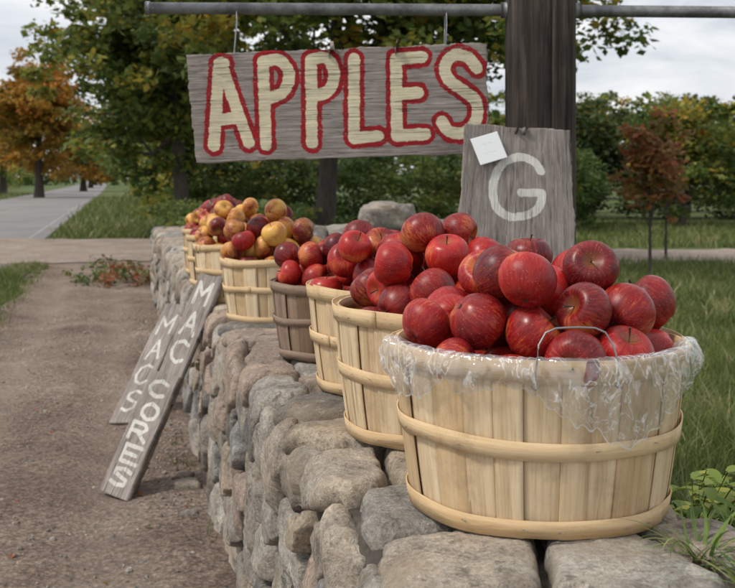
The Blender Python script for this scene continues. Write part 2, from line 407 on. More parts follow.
# ------------------------------------------------------------ apples
def apple_mat(name,yellow):
    m,nt,b=new_mat(name)
    tc=nd(nt,'ShaderNodeTexCoord'); oi=nd(nt,'ShaderNodeObjectInfo')
    sx=nd(nt,'ShaderNodeSeparateXYZ'); nt.links.new(tc.outputs['Object'],sx.inputs[0])
    off=nd(nt,'ShaderNodeVectorMath',operation='ADD'); nt.links.new(tc.outputs['Object'],off.inputs[0])
    cx=nd(nt,'ShaderNodeCombineXYZ'); 
    for i in range(3): nt.links.new(math_(nt,'MULTIPLY',oi.outputs['Random'],[3.1,5.7,9.3][i]),cx.inputs[i])
    nt.links.new(cx.outputs[0],off.inputs[1]); ov=off.outputs[0]
    big=ntex(nt,ov,13,3,0.5)
    nrm=nd(nt,'ShaderNodeVectorMath',operation='MULTIPLY'); nt.links.new(tc.outputs['Object'],nrm.inputs[0]); nrm.inputs[1].default_value=(1,1,0)
    nn=nd(nt,'ShaderNodeVectorMath',operation='NORMALIZE'); nt.links.new(nrm.outputs[0],nn.inputs[0])
    zz=nd(nt,'ShaderNodeCombineXYZ'); nt.links.new(math_(nt,'MULTIPLY',sx.outputs[2],6),zz.inputs[2])
    ad=nd(nt,'ShaderNodeVectorMath',operation='ADD'); nt.links.new(nn.outputs[0],ad.inputs[0]); nt.links.new(zz.outputs[0],ad.inputs[1])
    ad2=nd(nt,'ShaderNodeVectorMath',operation='ADD'); nt.links.new(ad.outputs[0],ad2.inputs[0]); nt.links.new(cx.outputs[0],ad2.inputs[1])
    stk=ntex(nt,ad2.outputs[0],12,6,0.7)
    rr1=ramp(nt,[(0.0,(0.050,0.0015,0.008)),(0.30,(0.125,0.002,0.008)),(0.6,(0.27,0.003,0.008)),(0.85,(0.42,0.009,0.012)),(1.0,(0.54,0.035,0.025))])
    fac=math_(nt,'ADD',math_(nt,'MULTIPLY',oi.outputs['Random'],0.60),math_(nt,'MULTIPLY',math_(nt,'SUBTRACT',big,0.38),1.5),clamp=True)
    nt.links.new(fac,rr1.inputs[0])
    cc=rr1.outputs[0]
    s2=ramp(nt,[(0.42,(0.0,)*3),(0.68,(1,)*3)]); nt.links.new(stk,s2.inputs[0])
    cc=mix(nt,math_(nt,'MULTIPLY',s2.outputs[0],math_(nt,'MULTIPLY',big,0.85)),cc,(0.58,0.075,0.03))
    zt=maprange(nt,sx.outputs[2],0.018,0.036)
    if yellow:
        ym_=math_(nt,'ADD',math_(nt,'MULTIPLY',big,2.2),math_(nt,'MULTIPLY',stk,0.9))
        ym_=math_(nt,'ADD',ym_,math_(nt,'MULTIPLY',oi.outputs['Random'],0.5))
        yf=maprange(nt,ym_,1.52,2.10)
        cc=mix(nt,yf,cc,(0.72,0.40,0.09))
    else:
        yf=math_(nt,'MULTIPLY',maprange(nt,math_(nt,'ADD',big,math_(nt,'MULTIPLY',stk,0.45)),0.80,0.95),0.65)
        cc=mix(nt,yf,cc,(0.60,0.24,0.07))
    r2_=math_(nt,'SQRT',math_(nt,'ADD',math_(nt,'MULTIPLY',sx.outputs[0],sx.outputs[0]),math_(nt,'MULTIPLY',sx.outputs[1],sx.outputs[1])))
    near=math_(nt,'MULTIPLY',maprange(nt,math_(nt,'ADD',r2_,math_(nt,'MULTIPLY',stk,.008)),0.020,0.007),zt)
    cc=mix(nt,math_(nt,'MULTIPLY',near,0.6),cc,(0.36,0.28,0.06))
    vo=nd(nt,'ShaderNodeTexVoronoi'); vo.inputs['Scale'].default_value=230; nt.links.new(ov,vo.inputs['Vector'])
    dm=maprange(nt,vo.outputs['Distance'],0.19,0.08)
    cc=mix(nt,math_(nt,'MULTIPLY',dm,0.38),cc,(0.74,0.40,0.25))
    nt.links.new(cc,b.inputs['Base Color'])
    rg=maprange(nt,ntex(nt,ov,30,4,0.6),0.3,0.7,0.27,0.50); nt.links.new(rg,b.inputs['Roughness'])
    b.inputs['Specular IOR Level'].default_value=0.38
    bump(nt,b,ntex(nt,ov,70,3,0.5),0.06,0.003)
    return m
am_red=apple_mat('apple_skin_red',False); am_yel=apple_mat('apple_skin_mixed',True)
stem_m=simple_noise_mat('apple_stem',[(0.3,(0.05,0.03,0.015)),(0.7,(0.13,0.08,0.04))],80)
def apple_mesh(seed,mat):
    rr=random.Random(seed); R=0.041; n=20; k=40; mb=MB(); vs=[];fs=[]
    sk=rr.uniform(-.06,.06); tall=rr.uniform(.86,.97); ph0=rr.random()*6; ov_=rr.uniform(-.02,.02)
    for i in range(n+1):
        ph=math.pi*i/n
        for j in range(k):
            th=2*math.pi*j/k
            r=R*math.sin(ph)*(1.0+0.09*math.cos(ph))*(1+.006*math.cos(5*th+ph0)*(1-math.cos(ph))+sk*math.cos(th)*.6+ov_*math.cos(2*th))
            if i in (0,n): r=0
            z=R*tall*math.cos(ph)-R*.40*math.exp(-(ph/.36)**2)+R*.17*math.exp(-((math.pi-ph)/.32)**2)+sk*R*math.sin(ph)*math.cos(th)
            z-=0.012*R*math.cos(5*th+ph0)*math.exp(-((math.pi-ph-.4)/.3)**2)*2
            vs.append((r*math.cos(th),r*math.sin(th),z))
    for i in range(n):
        for j in range(k): fs.append((i*k+j,(i+1)*k+j,(i+1)*k+(j+1)%k,i*k+(j+1)%k))
    mb.add(vs,fs,.5,0)
    a=rr.random()*6; l=rr.uniform(.012,.020)
    z0=R*tall-R*.45
    mb.tube([(0,0,z0),(math.cos(a)*.002,math.sin(a)*.002,z0+l*.6),(math.cos(a)*.006,math.sin(a)*.006,z0+l*1.3)],[.0011,.0010,.0016],6,.5,1)
    zb=-R*tall+R*.17
    for q in range(5):
        an=q*1.2566+a; mb.tube([(0,0,zb+.002),(math.cos(an)*.003,math.sin(an)*.003,zb-.002),(math.cos(an)*.0045,math.sin(an)*.0045,zb-.0015)],[.0012,.001,.0003],4,.5,1)
    ob=mb.obj('apple_src',[mat,stem_m]); me=ob.data; bpy.data.objects.remove(ob); return me
red_meshes=[apple_mesh(i,am_red) for i in range(6)]; yel_meshes=[apple_mesh(i+20,am_yel) for i in range(5)]+red_meshes[:1]

# ------------------------------------------------------------ baskets
def basket_wood(name,c1,c2,c3):
    m,nt,b=new_mat(name)
    uvn=nd(nt,'ShaderNodeUVMap'); mp=nd(nt,'ShaderNodeMapping'); nt.links.new(uvn.outputs[0],mp.inputs[0]); mp.inputs['Scale'].default_value=(1,0.05,1)
    rn=attr(nt,'rnd'); cb=nd(nt,'ShaderNodeCombineXYZ'); nt.links.new(math_(nt,'MULTIPLY',rn,50),cb.inputs[2])
    ad=nd(nt,'ShaderNodeVectorMath',operation='ADD'); nt.links.new(mp.outputs[0],ad.inputs[0]); nt.links.new(cb.outputs[0],ad.inputs[1]); v=ad.outputs[0]
    g=ntex(nt,v,190,7,0.75,0.4); r=ramp(nt,[(0.36,c1),(0.5,c2),(0.64,c3)]); 
    g2=ntex(nt,v,26,4,0.6)
    nt.links.new(math_(nt,'ADD',math_(nt,'MULTIPLY',g,0.5),math_(nt,'MULTIPLY',g2,0.5)),r.inputs[0])
    tone=ramp(nt,[(0,(0.78,0.70,0.60)),(0.3,(0.97,0.95,0.92)),(0.7,(1.06,1.06,1.06)),(1,(0.88,0.80,0.69))]); nt.links.new(rn,tone.inputs[0])
    cc=mix(nt,1.0,r.outputs[0],tone.outputs[0],'MULTIPLY')
    oc=coords(nt,'Object'); st_=ntex(nt,oc,11,7,0.75); r3=ramp(nt,[(0.52,(0,)*3),(0.68,(1,)*3)]); nt.links.new(st_,r3.inputs[0])
    cc=mix(nt,math_(nt,'MULTIPLY',r3.outputs[0],0.4),cc,tuple(x*.6 for x in c1))
    kn=ntex(nt,ad.outputs[0],60,3,.5); rk=ramp(nt,[(0.64,(0,)*3),(0.72,(1,)*3)]); nt.links.new(kn,rk.inputs[0])
    cc=mix(nt,math_(nt,'MULTIPLY',rk.outputs[0],0.55),cc,tuple(x*.45 for x in c1))
    nt.links.new(cc,b.inputs['Base Color']); b.inputs['Roughness'].default_value=0.7
    b.inputs['Specular IOR Level'].default_value=0.2
    bump(nt,b,g,0.5,0.0025); return m
wood_new=basket_wood('basket_veneer',(0.49,0.345,0.20),(0.71,0.555,0.365),(0.81,0.68,0.485))
wood_old=basket_wood('basket_veneer_aged',(0.17,0.115,0.085),(0.28,0.20,0.15),(0.38,0.29,0.23))
wood_band=basket_wood('basket_hoop_veneer',(0.54,0.36,0.19),(0.70,0.515,0.305),(0.78,0.615,0.40))
wire_m,nt,b=new_mat('galvanised_wire'); b.inputs['Metallic'].default_value=1; b.inputs['Base Color'].default_value=(.34,.34,.35,1); b.inputs['Roughness'].default_value=.42
m,nt,b=new_mat('clear_plastic_wrap')
gl=nd(nt,'ShaderNodeBsdfGlossy'); gl.inputs[0].default_value=(.95,.95,.95,1); gl.inputs[1].default_value=.14
tp=nd(nt,'ShaderNodeBsdfTransparent'); tp.inputs[0].default_value=(.95,.95,.95,1)
df=nd(nt,'ShaderNodeBsdfDiffuse'); df.inputs[0].default_value=(.88,.88,.88,1)
lw=nd(nt,'ShaderNodeLayerWeight'); lw.inputs[0].default_value=.5
gf=math_(nt,'ADD',math_(nt,'MULTIPLY',math_(nt,'POWER',lw.outputs['Facing'],2.2),.6),.10,clamp=True)
m1=nd(nt,'ShaderNodeMixShader'); nt.links.new(gf,m1.inputs[0]); nt.links.new(tp.outputs[0],m1.inputs[1]); nt.links.new(gl.outputs[0],m1.inputs[2])
m2=nd(nt,'ShaderNodeMixShader')
pn_=ntex(nt,coords(nt,'Object',(1,1,.5)),20,3,.5,2.0)
wr=ramp(nt,[(0.40,(0.10,)*3),(0.50,(0.16,)*3),(0.522,(0.62,)*3),(0.545,(0.13,)*3),(0.62,(0.10,)*3),(0.645,(0.50,)*3),(0.68,(0.10,)*3)]); nt.links.new(pn_,wr.inputs[0])
ed=attr(nt,'hem'); nt.links.new(math_(nt,'MAXIMUM',wr.outputs[0],math_(nt,'MULTIPLY',ed,.6)),m2.inputs[0])
nt.links.new(m1.outputs[0],m2.inputs[1]); nt.links.new(df.outputs[0],m2.inputs[2]); nt.links.new(m2.outputs[0],nt.nodes['Material Output'].inputs[0])
plastic=m

def panel_set(name,panels,mat,parent):
    vs=[];fs=[];at=[];uv=[]
    for (nu,nv,fn,th,a) in panels:
        o=len(vs)
        G=[[fn(i/nu,j/nv) for j in range(nv+1)] for i in range(nu+1)]
        for row in G:
            for p,n,u,v_ in row: vs.append(tuple(p)); uv.append((u,v_))
        no=len(vs)-o
        for row in G:
            for p,n,u,v_ in row: vs.append(tuple(p-n*th)); uv.append((u,v_))
        W=nv+1
        f0=len(fs)
        for i in range(nu):
            for j in range(nv):
                q=o+i*W+j; fs.append((q,q+W,q+W+1,q+1)); q+=no; fs.append((q,q+1,q+W+1,q+W))
        for i in range(nu):
            q=o+i*W; fs.append((q,q+no,q+no+W,q+W)); q+=nv; fs.append((q,q+W,q+no+W,q+no))
        for j in range(nv):
            q=o+j; fs.append((q,q+1,q+no+1,q+no)); q+=nu*W; fs.append((q,q+no,q+no+1,q+1))
        at+=[a]*(len(fs)-f0)
    ob=mk(name,vs,np.array(fs),[mat],False,at,None,parent)
    me=ob.data; ul=me.uv_layers.new(name='UVMap'); U=np.array(uv,dtype=np.float32)
    li=np.zeros(len(me.loops),dtype=np.int32); me.loops.foreach_get('vertex_index',li)
    ul.data.foreach_set('uv',U[li].ravel())
    return ob
def basket(cx,cy,z0,RT,RB,H,wood,band,meshes,napp,heap,seed,handle=None,wrap=False,ar=1.0,nst=26):
    rr=random.Random(seed); e=empty('apple_basket',(cx,cy,z0)); e.rotation_euler=(rr.uniform(-.012,.012),rr.uniform(-.015,.015),0)
    s1_,s2_=rr.random()*6,rr.random()*6
    def oval(a): return 1+.010*math.cos(2*a+s1_)+.004*math.cos(3*a+s2_)
    pan=[]
    cuts=[0.0]
    for k in range(nst): cuts.append(cuts[-1]+rr.uniform(.72,1.28))
    cuts=[c*2*math.pi/cuts[-1] for c in cuts]
    for k in range(nst):
        a0=cuts[k]+rr.uniform(-.010,.003); a1=cuts[k+1]+rr.uniform(-.006,.008)
        off=0.0014 if k%2 else -0.0016; off+=rr.uniform(-.0007,.0007); bulge=rr.uniform(0,.003); top=H-rr.uniform(.001,.006)
        skew=rr.uniform(-.008,.008); cup=rr.uniform(-.0012,.0012)
        def fn(u,v,a0=a0,a1=a1,off=off,bulge=bulge,top=top,skew=skew,cup=cup):
            am=(a0+a1)/2+skew*(v-.5); a=am+(a1-a0)/2*(2*u-1)
            r=(RB+(RT-RB)*(v**0.85))*oval(a)+off+bulge*math.sin(math.pi*v)+cup*math.cos(math.pi*(2*u-1))
            n=Vector((math.cos(a),math.sin(a),0)); return Vector((r*math.cos(a),r*math.sin(a),top*v+.002)),n,a*RT,v*H
        pan.append((6,10,fn,.002,rr.random()))
    panel_set('staves',pan,wood,e)
    pan=[]
    def hoop(zc,hh,out,th,a,wv):
        s0=rr.random()*6.28; tz=rr.uniform(-.003,.003)
        def fn(u,v):
            an=s0+u*2*math.pi*1.03; z=zc+(v-.5)*hh*(1+.06*math.sin(an*3+wv))+.0022*math.sin(an*2+wv)+.001*math.sin(an*5+wv)+tz*math.cos(an)
            q=min(max(z/H,0),1.02); r=(RB+(RT-RB)*(q**.85))*oval(an)+out+.0009*math.sin(an*9+wv)+.0022*(u-.5)
            n=Vector((math.cos(an),math.sin(an),0)); return Vector((r*math.cos(an),r*math.sin(an),z)),n,v*hh,an*RT
        pan.append((110,2,fn,th,a))
    hw=H*0.125
    hoop(H-hw/2+.003,hw,.0058,.0020,.45,1+seed); hoop(H-hw*.36,hw*.75,-.0045,.002,.55,2)
    hoop(H*.52,hw*.80,.0068,.0018,.65,3+seed); hoop(hw*.5+.001,hw*.85,.0055,.0019,.3,5+seed)
    panel_set('hoops',pan,band,e)
    mb=MB(); n=40
    mb.add([((RB-.004)*math.cos(2*math.pi*i/n),(RB-.004)*math.sin(2*math.pi*i/n),.012) for i in range(n)],[tuple(range(n))],.3)
    mb.obj('base',[wood_old],False,e)
    mb=MB()
    for zc in (H-hw*.4,H*.52,hw*.5):
        q=zc/H
        for k in range(0,nst):
            if rr.random()<.4: continue
            a=2*math.pi*(k+.5+rr.uniform(-.15,.15))/nst; r=(RB+(RT-RB)*(q**.85))*oval(a)+.0082
            c_=Vector((r*math.cos(a),r*math.sin(a),zc+rr.uniform(-.003,.003))); tdir=Vector((-math.sin(a),math.cos(a),rr.uniform(-.3,.3)))
            mb.tube([c_-tdir*.004,c_+tdir*.004],[.0005,.0005],5)
    mb.obj('staples',[wire_m],True,e)
    pts=[]; Ra=.0405*ar; floor=H-.042; Rin=RT-Ra*.86
    for i in range(napp):
        best=None
        for c in range(260):
            rad=Rin*math.sqrt(rr.random()); an=rr.random()*6.283; x=rad*math.cos(an); y=rad*math.sin(an); z=floor+.02*max(0,(rad/Rin-.85)/.15)
            for (px_,py_,pz,pr) in pts:
                d2=(x-px_)**2+(y-py_)**2; s=(Ra*1.92)**2
                if d2<s: z=max(z,pz+math.sqrt(s-d2))
            cost=z+ (rad/Rin)**2*heap
            if best is None or cost<best[0]: best=(cost,x,y,z)
        _,x,y,z=best; pts.append((x,y,z,Ra))
    for (x,y,z,_) in pts:
        o=bpy.data.objects.new('apple',rr.choice(meshes)); scene.collection.objects.link(o); o.parent=e
        s=ar*rr.uniform(.92,1.06); o.scale=(s,s,s*rr.uniform(.95,1.03)); o.location=(x,y,z)
        o.rotation_euler=(rr.gauss(0,1.1),rr.gauss(0,1.1),rr.random()*6.28)
    if handle is not None:
        for (ac,half,hh,lean) in handle:
            mb=MB(); r0=RT+.009
            def pt(a,r,z): return Vector((r*math.cos(a),r*math.sin(a),z))
            a0,a1=ac-half,ac+half
            P=[pt(a0,r0-.0,H-hw*.95),pt(a0,r0+.003,H-hw*.5),pt(a0+.01,r0+.003,H+.006),pt(a0+.02,r0-lean*.4,H+hh*.55),pt(a0+.06,r0-lean*.8,H+hh*.9)]
            for k in range(1,6):
                u=k/6; P.append(pt(a0+.06+(a1-a0-.12)*u,r0-lean,H+hh*(1.0+.06*math.sin(math.pi*u))))
            P+=[pt(a1-.06,r0-lean*.8,H+hh*.9),pt(a1-.02,r0-lean*.4,H+hh*.55),pt(a1-.01,r0+.003,H+.006),pt(a1,r0+.003,H-hw*.5),pt(a1,r0,H-hw*.95)]
            mb.tube(P,[.0013]*len(P),8); 
            for a in (a0,a1): 
                mb.tube([pt(a-.025,r0+.002,H-hw*.9),pt(a,r0+.005,H-hw*1.05),pt(a+.025,r0+.002,H-hw*.9)],[.0013]*3,6)
            mb.obj('wire_handle',[wire_m],True,e)
    if wrap:
        vs=[];fs=[];hem=[]; nu,nv=280,76
        for i in range(nu+1):
            u=i/nu; a=math.radians(185)+u*math.radians(165)
            dg=math.degrees(a)
            drop=.036+.080*math.exp(-((dg-293)/24)**2)+.045*math.exp(-((dg-207)/13)**2)+.026*noise.noise(Vector((u*11,0,0)))+.014*noise.noise(Vector((u*40,0,0)))
            drop=max(drop,.012)
            for j in range(nv+1):
                v_=j/nv
                if v_<.3: k=v_/.3; r=RT-.026+.038*k; z=H+.003+.009*math.sin(k*math.pi*.9)-.014*(1-k)
                else:
                    k=(v_-.3)/.7; z=H+.003-drop*k; q=max(0,z/H)
                    r=(RB+(RT-RB)*(min(q,1)**.85))*oval(a)+.0100+.007*math.sin(k*3.1)
                fold=abs(noise.noise(Vector((a*9+z*6,z*12,1))))*.013+abs(noise.noise(Vector((a*20+z*30,z*18,5))))*.008+noise.noise(Vector((a*45-z*50,z*40,5)))*.0016
                r+=fold*(1.0 if v_>.3 else .3)
                vs.append((r*math.cos(a),r*math.sin(a),z+(fold*.35 if v_<.35 else 0))); hem.append(1.0 if j>=nv-1 else 0.0)
        for i in range(nu):
            for j in range(nv): q=i*(nv+1)+j; fs.append((q,q+nv+1,q+nv+2,q+1))
        ob=mk('plastic_wrap',vs,np.array(fs)[:,::-1].copy(),[plastic],True,parent=e)
        at=ob.data.attributes.new('hem','FLOAT','POINT'); at.data.foreach_set('value',np.array(hem,dtype=np.float32))
    return e
ZB=0.680
basket(.259,1.56,ZB,.218,.187,.245,wood_new,wood_band,red_meshes,43,.08,11,handle=[(math.radians(-86),.245,.045,.012)],wrap=True,ar=1.02)
basket(.142,1.99,ZB,.208,.178,.245,wood_new,wood_band,red_meshes,40,.085,12,ar=1.0)
basket(.060,2.41,ZB,.203,.172,.24,wood_new,wood_band,red_meshes,37,.08,13)
basket(-.100,2.83,ZB,.168,.140,.205,wood_old,wood_old,red_meshes,30,.06,14,ar=.92)
basket(-.322,3.60,ZB,.188,.165,.215,wood_new,wood_band,yel_meshes+red_meshes[:1],40,.06,15,handle=[(math.radians(-60),.25,.03,.02)])
basket(-.514,4.15,ZB,.188,.165,.225,wood_new,wood_band,yel_meshes,38,.06,16)
basket(-.650,4.75,ZB,.186,.165,.225,wood_new,wood_band,yel_meshes+red_meshes[:4],38,.06,17)
basket(-.775,5.32,ZB,.186,.165,.225,wood_new,wood_band,yel_meshes+red_meshes[:4],36,.06,18)

# ------------------------------------------------------------ signs with painted lettering
def dist_strokes(X,Y,strokes):
    d=np.full(X.shape,9.0)
    for s in strokes:
        for (a,c) in zip(s[:-1],s[1:]):
            ax,ay=a; bx,by=c; vx,vy=bx-ax,by-ay; L=vx*vx+vy*vy+1e-12
            t=np.clip(((X-ax)*vx+(Y-ay)*vy)/L,0,1)
            d=np.minimum(d,np.hypot(X-ax-t*vx,Y-ay-t*vy))
    return d
def weathered(name,grain,paint=None,dark=1.0):
    m,nt,b=new_mat(name); uvn=nd(nt,'ShaderNodeUVMap')
    def mp_(sc):
        q=nd(nt,'ShaderNodeMapping'); q.inputs['Scale'].default_value=sc; nt.links.new(uvn.outputs[0],q.inputs[0]); return q.outputs[0]
    sc=(1,16,1) if grain=='u' else (16,1,1)
    g=ntex(nt,mp_(sc),7,10,0.78,0.8); g2=ntex(nt,mp_(tuple(x*.25 if x==16 else x*.8 for x in sc)),5,6,0.65,.6); fine=ntex(nt,mp_((1,1,1)),160,3,0.7)
    blot=ntex(nt,mp_((1,1,1)),7,6,.7)
    r=ramp(nt,[(0.36,tuple(dark*x for x in (0.075,0.065,0.058))),(0.45,tuple(dark*x for x in (0.25,0.215,0.195))),(0.53,tuple(dark*x for x in (0.38,0.335,0.31))),(0.64,tuple(dark*x for x in (0.56,0.51,0.475)))])
    nt.links.new(math_(nt,'ADD',math_(nt,'MULTIPLY',g,0.55),math_(nt,'ADD',math_(nt,'MULTIPLY',g2,0.27),math_(nt,'MULTIPLY',blot,.18))),r.inputs[0]); cc=r.outputs[0]
    crk=ntex(nt,mp_(tuple(x*1.6 if x==16 else x*.35 for x in sc)),5,3,.5,.3); rc=ramp(nt,[(0.485,(0,)*3),(0.50,(1,)*3),(0.515,(0,)*3)]); nt.links.new(crk,rc.inputs[0])
    gate=ramp(nt,[(0.48,(0,)*3),(0.56,(1,)*3)]); nt.links.new(g2,gate.inputs[0])
    crf=math_(nt,'MULTIPLY',rc.outputs[0],gate.outputs[0])
    if paint:
        d=attr(nt,'d'); wob=math_(nt,'ADD',math_(nt,'MULTIPLY',math_(nt,'SUBTRACT',ntex(nt,mp_((1,1,1)),34,5,0.7),0.5),paint[0][2]),math_(nt,'MULTIPLY',math_(nt,'SUBTRACT',g,0.5),paint[0][2]))
        for pi,(hw,col,_,wear) in enumerate(paint):
            dn=math_(nt,'ADD',d,wob if pi==0 else math_(nt,'MULTIPLY',wob,-.8))
            mk_=maprange(nt,dn,hw+.0010,hw-.0004)
            wr=maprange(nt,math_(nt,'ADD',math_(nt,'MULTIPLY',g,.65),math_(nt,'MULTIPLY',fine,.35)),wear-.04,wear+.03)
            mk_=math_(nt,'MULTIPLY',mk_,wr)
            tint=ramp(nt,[(0.38,tuple(x*.70 for x in col)),(0.55,col)]); nt.links.new(math_(nt,'ADD',math_(nt,'MULTIPLY',g,.5),math_(nt,'MULTIPLY',blot,.5)),tint.inputs[0])
            cc=mix(nt,mk_,cc,tint.outputs[0])
    cc=mix(nt,math_(nt,'MULTIPLY',crf,.85),cc,(0.03,0.025,0.022))
    nt.links.new(cc,b.inputs['Base Color']); b.inputs['Roughness'].default_value=.88; b.inputs['Specular IOR Level'].default_value=.2
    bump(nt,b,math_(nt,'SUBTRACT',math_(nt,'ADD',g,math_(nt,'MULTIPLY',fine,.15)),math_(nt,'MULTIPLY',crf,.6)),.9,.008); return m
def board(name,TL,TR,BR,BL,th,strokes,mat,back,parent=None,step=.004,edge=.002,seed=0):
    TL,TR,BR,BL=[np.array(p,float) for p in (TL,TR,BR,BL)]
    W=np.linalg.norm(TR-TL); H=np.linalg.norm(BL-TL); nu=int(W/step); nv=int(H/step)
    u=np.linspace(0,1,nu+1); v=np.linspace(0,1,nv+1); U,V=np.meshgrid(u,v,indexing='ij')
    P=(TL[None,None]*((1-U)*(1-V))[...,None]+TR*(U*(1-V))[...,None]+BR*(U*V)[...,None]+BL*((1-U)*V)[...,None])
    ex=(TR-TL)/W; ey=(BL-TL)/H
    for j in range(nv+1):
        a=edge*noise.noise(Vector((v[j]*H*12,seed,0)))+edge*.6*noise.noise(Vector((v[j]*H*60,seed,4))); P[0,j]+=ex*a; P[-1,j]+=ex*edge*(noise.noise(Vector((v[j]*H*12,seed,9)))+.6*noise.noise(Vector((v[j]*H*70,seed,9))))
    for i in range(nu+1):
        P[i,0]+=ey*(edge*noise.noise(Vector((u[i]*W*9,seed,20)))+edge*.5*noise.noise(Vector((u[i]*W*50,seed,20)))); P[i,-1]+=ey*edge*noise.noise(Vector((u[i]*W*9,seed,30)))
    idx=np.arange((nu+1)*(nv+1)).reshape(nu+1,nv+1)
    F=np.stack([idx[:-1,:-1],idx[:-1,1:],idx[1:,1:],idx[1:,:-1]],-1).reshape(-1,4)
    ob=mk(name,P.reshape(-1,3),F,[mat,back],False,parent=parent); me=ob.data
    dd=dist_strokes(U*W,V*H,[[(a*W,c*H) for a,c in s] for s in strokes]) if strokes else np.full(U.shape,9.)
    at=me.attributes.new('d','FLOAT','POINT'); at.data.foreach_set('value',dd.astype(np.float32).ravel())
    ul=me.uv_layers.new(name='UVMap'); li=np.zeros(len(me.loops),dtype=np.int32); me.loops.foreach_get('vertex_index',li)
    UV=np.stack([(U*W).ravel()+seed,(V*H).ravel()],1).astype(np.float32); ul.data.foreach_set('uv',UV[li].ravel())
    so_=ob.modifiers.new('thick','SOLIDIFY'); so_.thickness=th; so_.offset=-1; so_.material_offset=1; so_.material_offset_rim=1
    return ob
back_u=weathered('weathered_board_back','u'); 
cream=(0.86,0.78,0.56); red=(0.40,0.022,0.03)
mat_ap=weathered('painted_apples_sign','u',[(.0360,red,.018,.42),(.0195,cream,.018,.385)],1.05)
def curve(pts,n=6):
    out=[]
    for i in range(len(pts)-1):
        p0=pts[max(i-1,0)];p1=pts[i];p2=pts[i+1];p3=pts[min(i+2,len(pts)-1)]
        for k in range(n):
            t=k/n
            out.append(tuple(0.5*((2*p1[q])+(-p0[q]+p2[q])*t+(2*p0[q]-5*p1[q]+4*p2[q]-p3[q])*t*t+(-p0[q]+3*p1[q]-3*p2[q]+p3[q])*t**3) for q in (0,1)))
    out.append(pts[-1]); return out
raw=[[(214,146),(219,64),(224,64)],[(221,63),(235,105),(249,143)],[(218,120),(240,118)],
     [(263,62),(266,145)],curve([(263,62),(279,60),(289,74),(284,91),(268,99)]),
     [(311,60),(312,143)],curve([(311,60),(326,58),(334,72),(330,89),(314,97)]),
     [(354,59),(354,138)],[(354,138),(378,136)],
     [(396,59),(397,136)],[(396,59),(422,57)],[(398,94),(418,93)],[(397,136),(425,134)],
     curve([(477,68),(468,58),(455,55),(445,66),(449,80),(463,90),(476,102),(476,120),(465,132),(450,132),(442,122)])]
def apuv(p):
    x,y=p; top=55-(x-186)*.04; bot=163-(x-196)*.034
    v=(y-top)/(bot-top); l=186+10*v; r_=486+4*v; return ((x-l)/(r_-l),v)
e=empty('apples_sign',(0,0,0))
board('sign_board',(-.613,3.45,1.586),(.400,3.45,1.626),(.414,3.45,1.254),(-.580,3.45,1.221),.03,[[apuv(p) for p in s] for s in raw],mat_ap,back_u,e,.0035,.007,3)
mb=MB()
for x,zt in ((-.449,1.592),(.265,1.621)):
    mb.tube([(x,3.462,zt-.02),(x,3.447,zt+.01),(x+.004,3.47,1.69),(x+.004,3.475,1.76),(x+.004,3.51,1.762),(x,3.50,1.70),(x-.004,3.465,zt)],[.0022]*7,6)
mb.obj('hanging_wire',[wire_m],True,e)
wp=(0.80,0.78,0.73)
mat_g=weathered('painted_g_sign','v',[(.0125,wp,.012,.40)],.92)
G=curve([(541,172),(533,162),(519,158),(504,163),(494,175),(490,192),(494,210),(506,220),(522,219),(536,212),(541,200),(541,195)])+[(541,194),(520,195)]
guv=[[((x-457)/117,(0.155+(y-178)*.0030)/1.33) for x,y in G]]
back_v=weathered('weathered_board_edge','v')
e=empty('variety_sign'); 
board('plank',(.309,3.225,1.342),(.640,3.225,1.320),(.648,2.96,0.0),(.20,2.96,0.0),.022,guv,mat_g,back_v,e,.004,.006,8)
pm,nt,b=new_mat('paper'); d=attr(nt,'d'); f=math_(nt,'MULTIPLY',maprange(nt,d,.0014,.0004),.4); nt.links.new(mix(nt,f,(.80,.82,.85),(.25,.27,.33)),b.inputs['Base Color']); b.inputs['Roughness'].default_value=.8
sc_=[[(.3,.32),(.38,.28),(.42,.36),(.55,.3),(.7,.33)],[(.3,.66),(.45,.64),(.7,.66)]]
board('price_note',(.322,3.20,1.291),(.407,3.205,1.316),(.437,3.185,1.234),(.352,3.18,1.209),.0006,sc_,pm,pm,e,.002,.0005,2)
FONT={'M':[[(0,1),(0,0),(.5,.6),(1,0),(1,1)]],'A':[[(0,1),(.5,0),(1,1)],[(.22,.6),(.78,.6)]],'C':[[(1,.15),(.6,0),(.15,.15),(0,.5),(.15,.85),(.6,1),(1,.85)]],
'S':[[(1,.12),(.6,0),(.1,.12),(.1,.38),(.9,.6),(.9,.88),(.4,1),(0,.88)]],'O':[[(.5,0),(.1,.2),(0,.5),(.1,.8),(.5,1),(.9,.8),(1,.5),(.9,.2),(.5,0)]],
'R':[[(0,1),(0,0),(.7,0),(.9,.25),(.7,.5),(0,.5)],[(.4,.5),(1,1)]],'E':[[(1,0),(0,0),(0,1),(1,1)],[(0,.5),(.8,.5)]]}
def vtext(txt,v0,v1,u0=.22,u1=.78,rs=1):
    n=len(txt); h=(v1-v0)/n; out=[]; q=random.Random(rs)
    for i,ch in enumerate(txt):
        du,dv,sc_=q.uniform(-.04,.04),q.uniform(-.04,.04)*h,q.uniform(.92,1.05)
        for s in FONT[ch]: out.append([(du+.5+((u0+(u1-u0)*a)-.5)*sc_+q.uniform(-.012,.012),dv+v0+h*(i+.12)+h*.72*c_) for a,c_ in s])
    return out
mat_s=weathered('painted_side_sign','v',[(.0070,wp,.009,.43)],1.05)
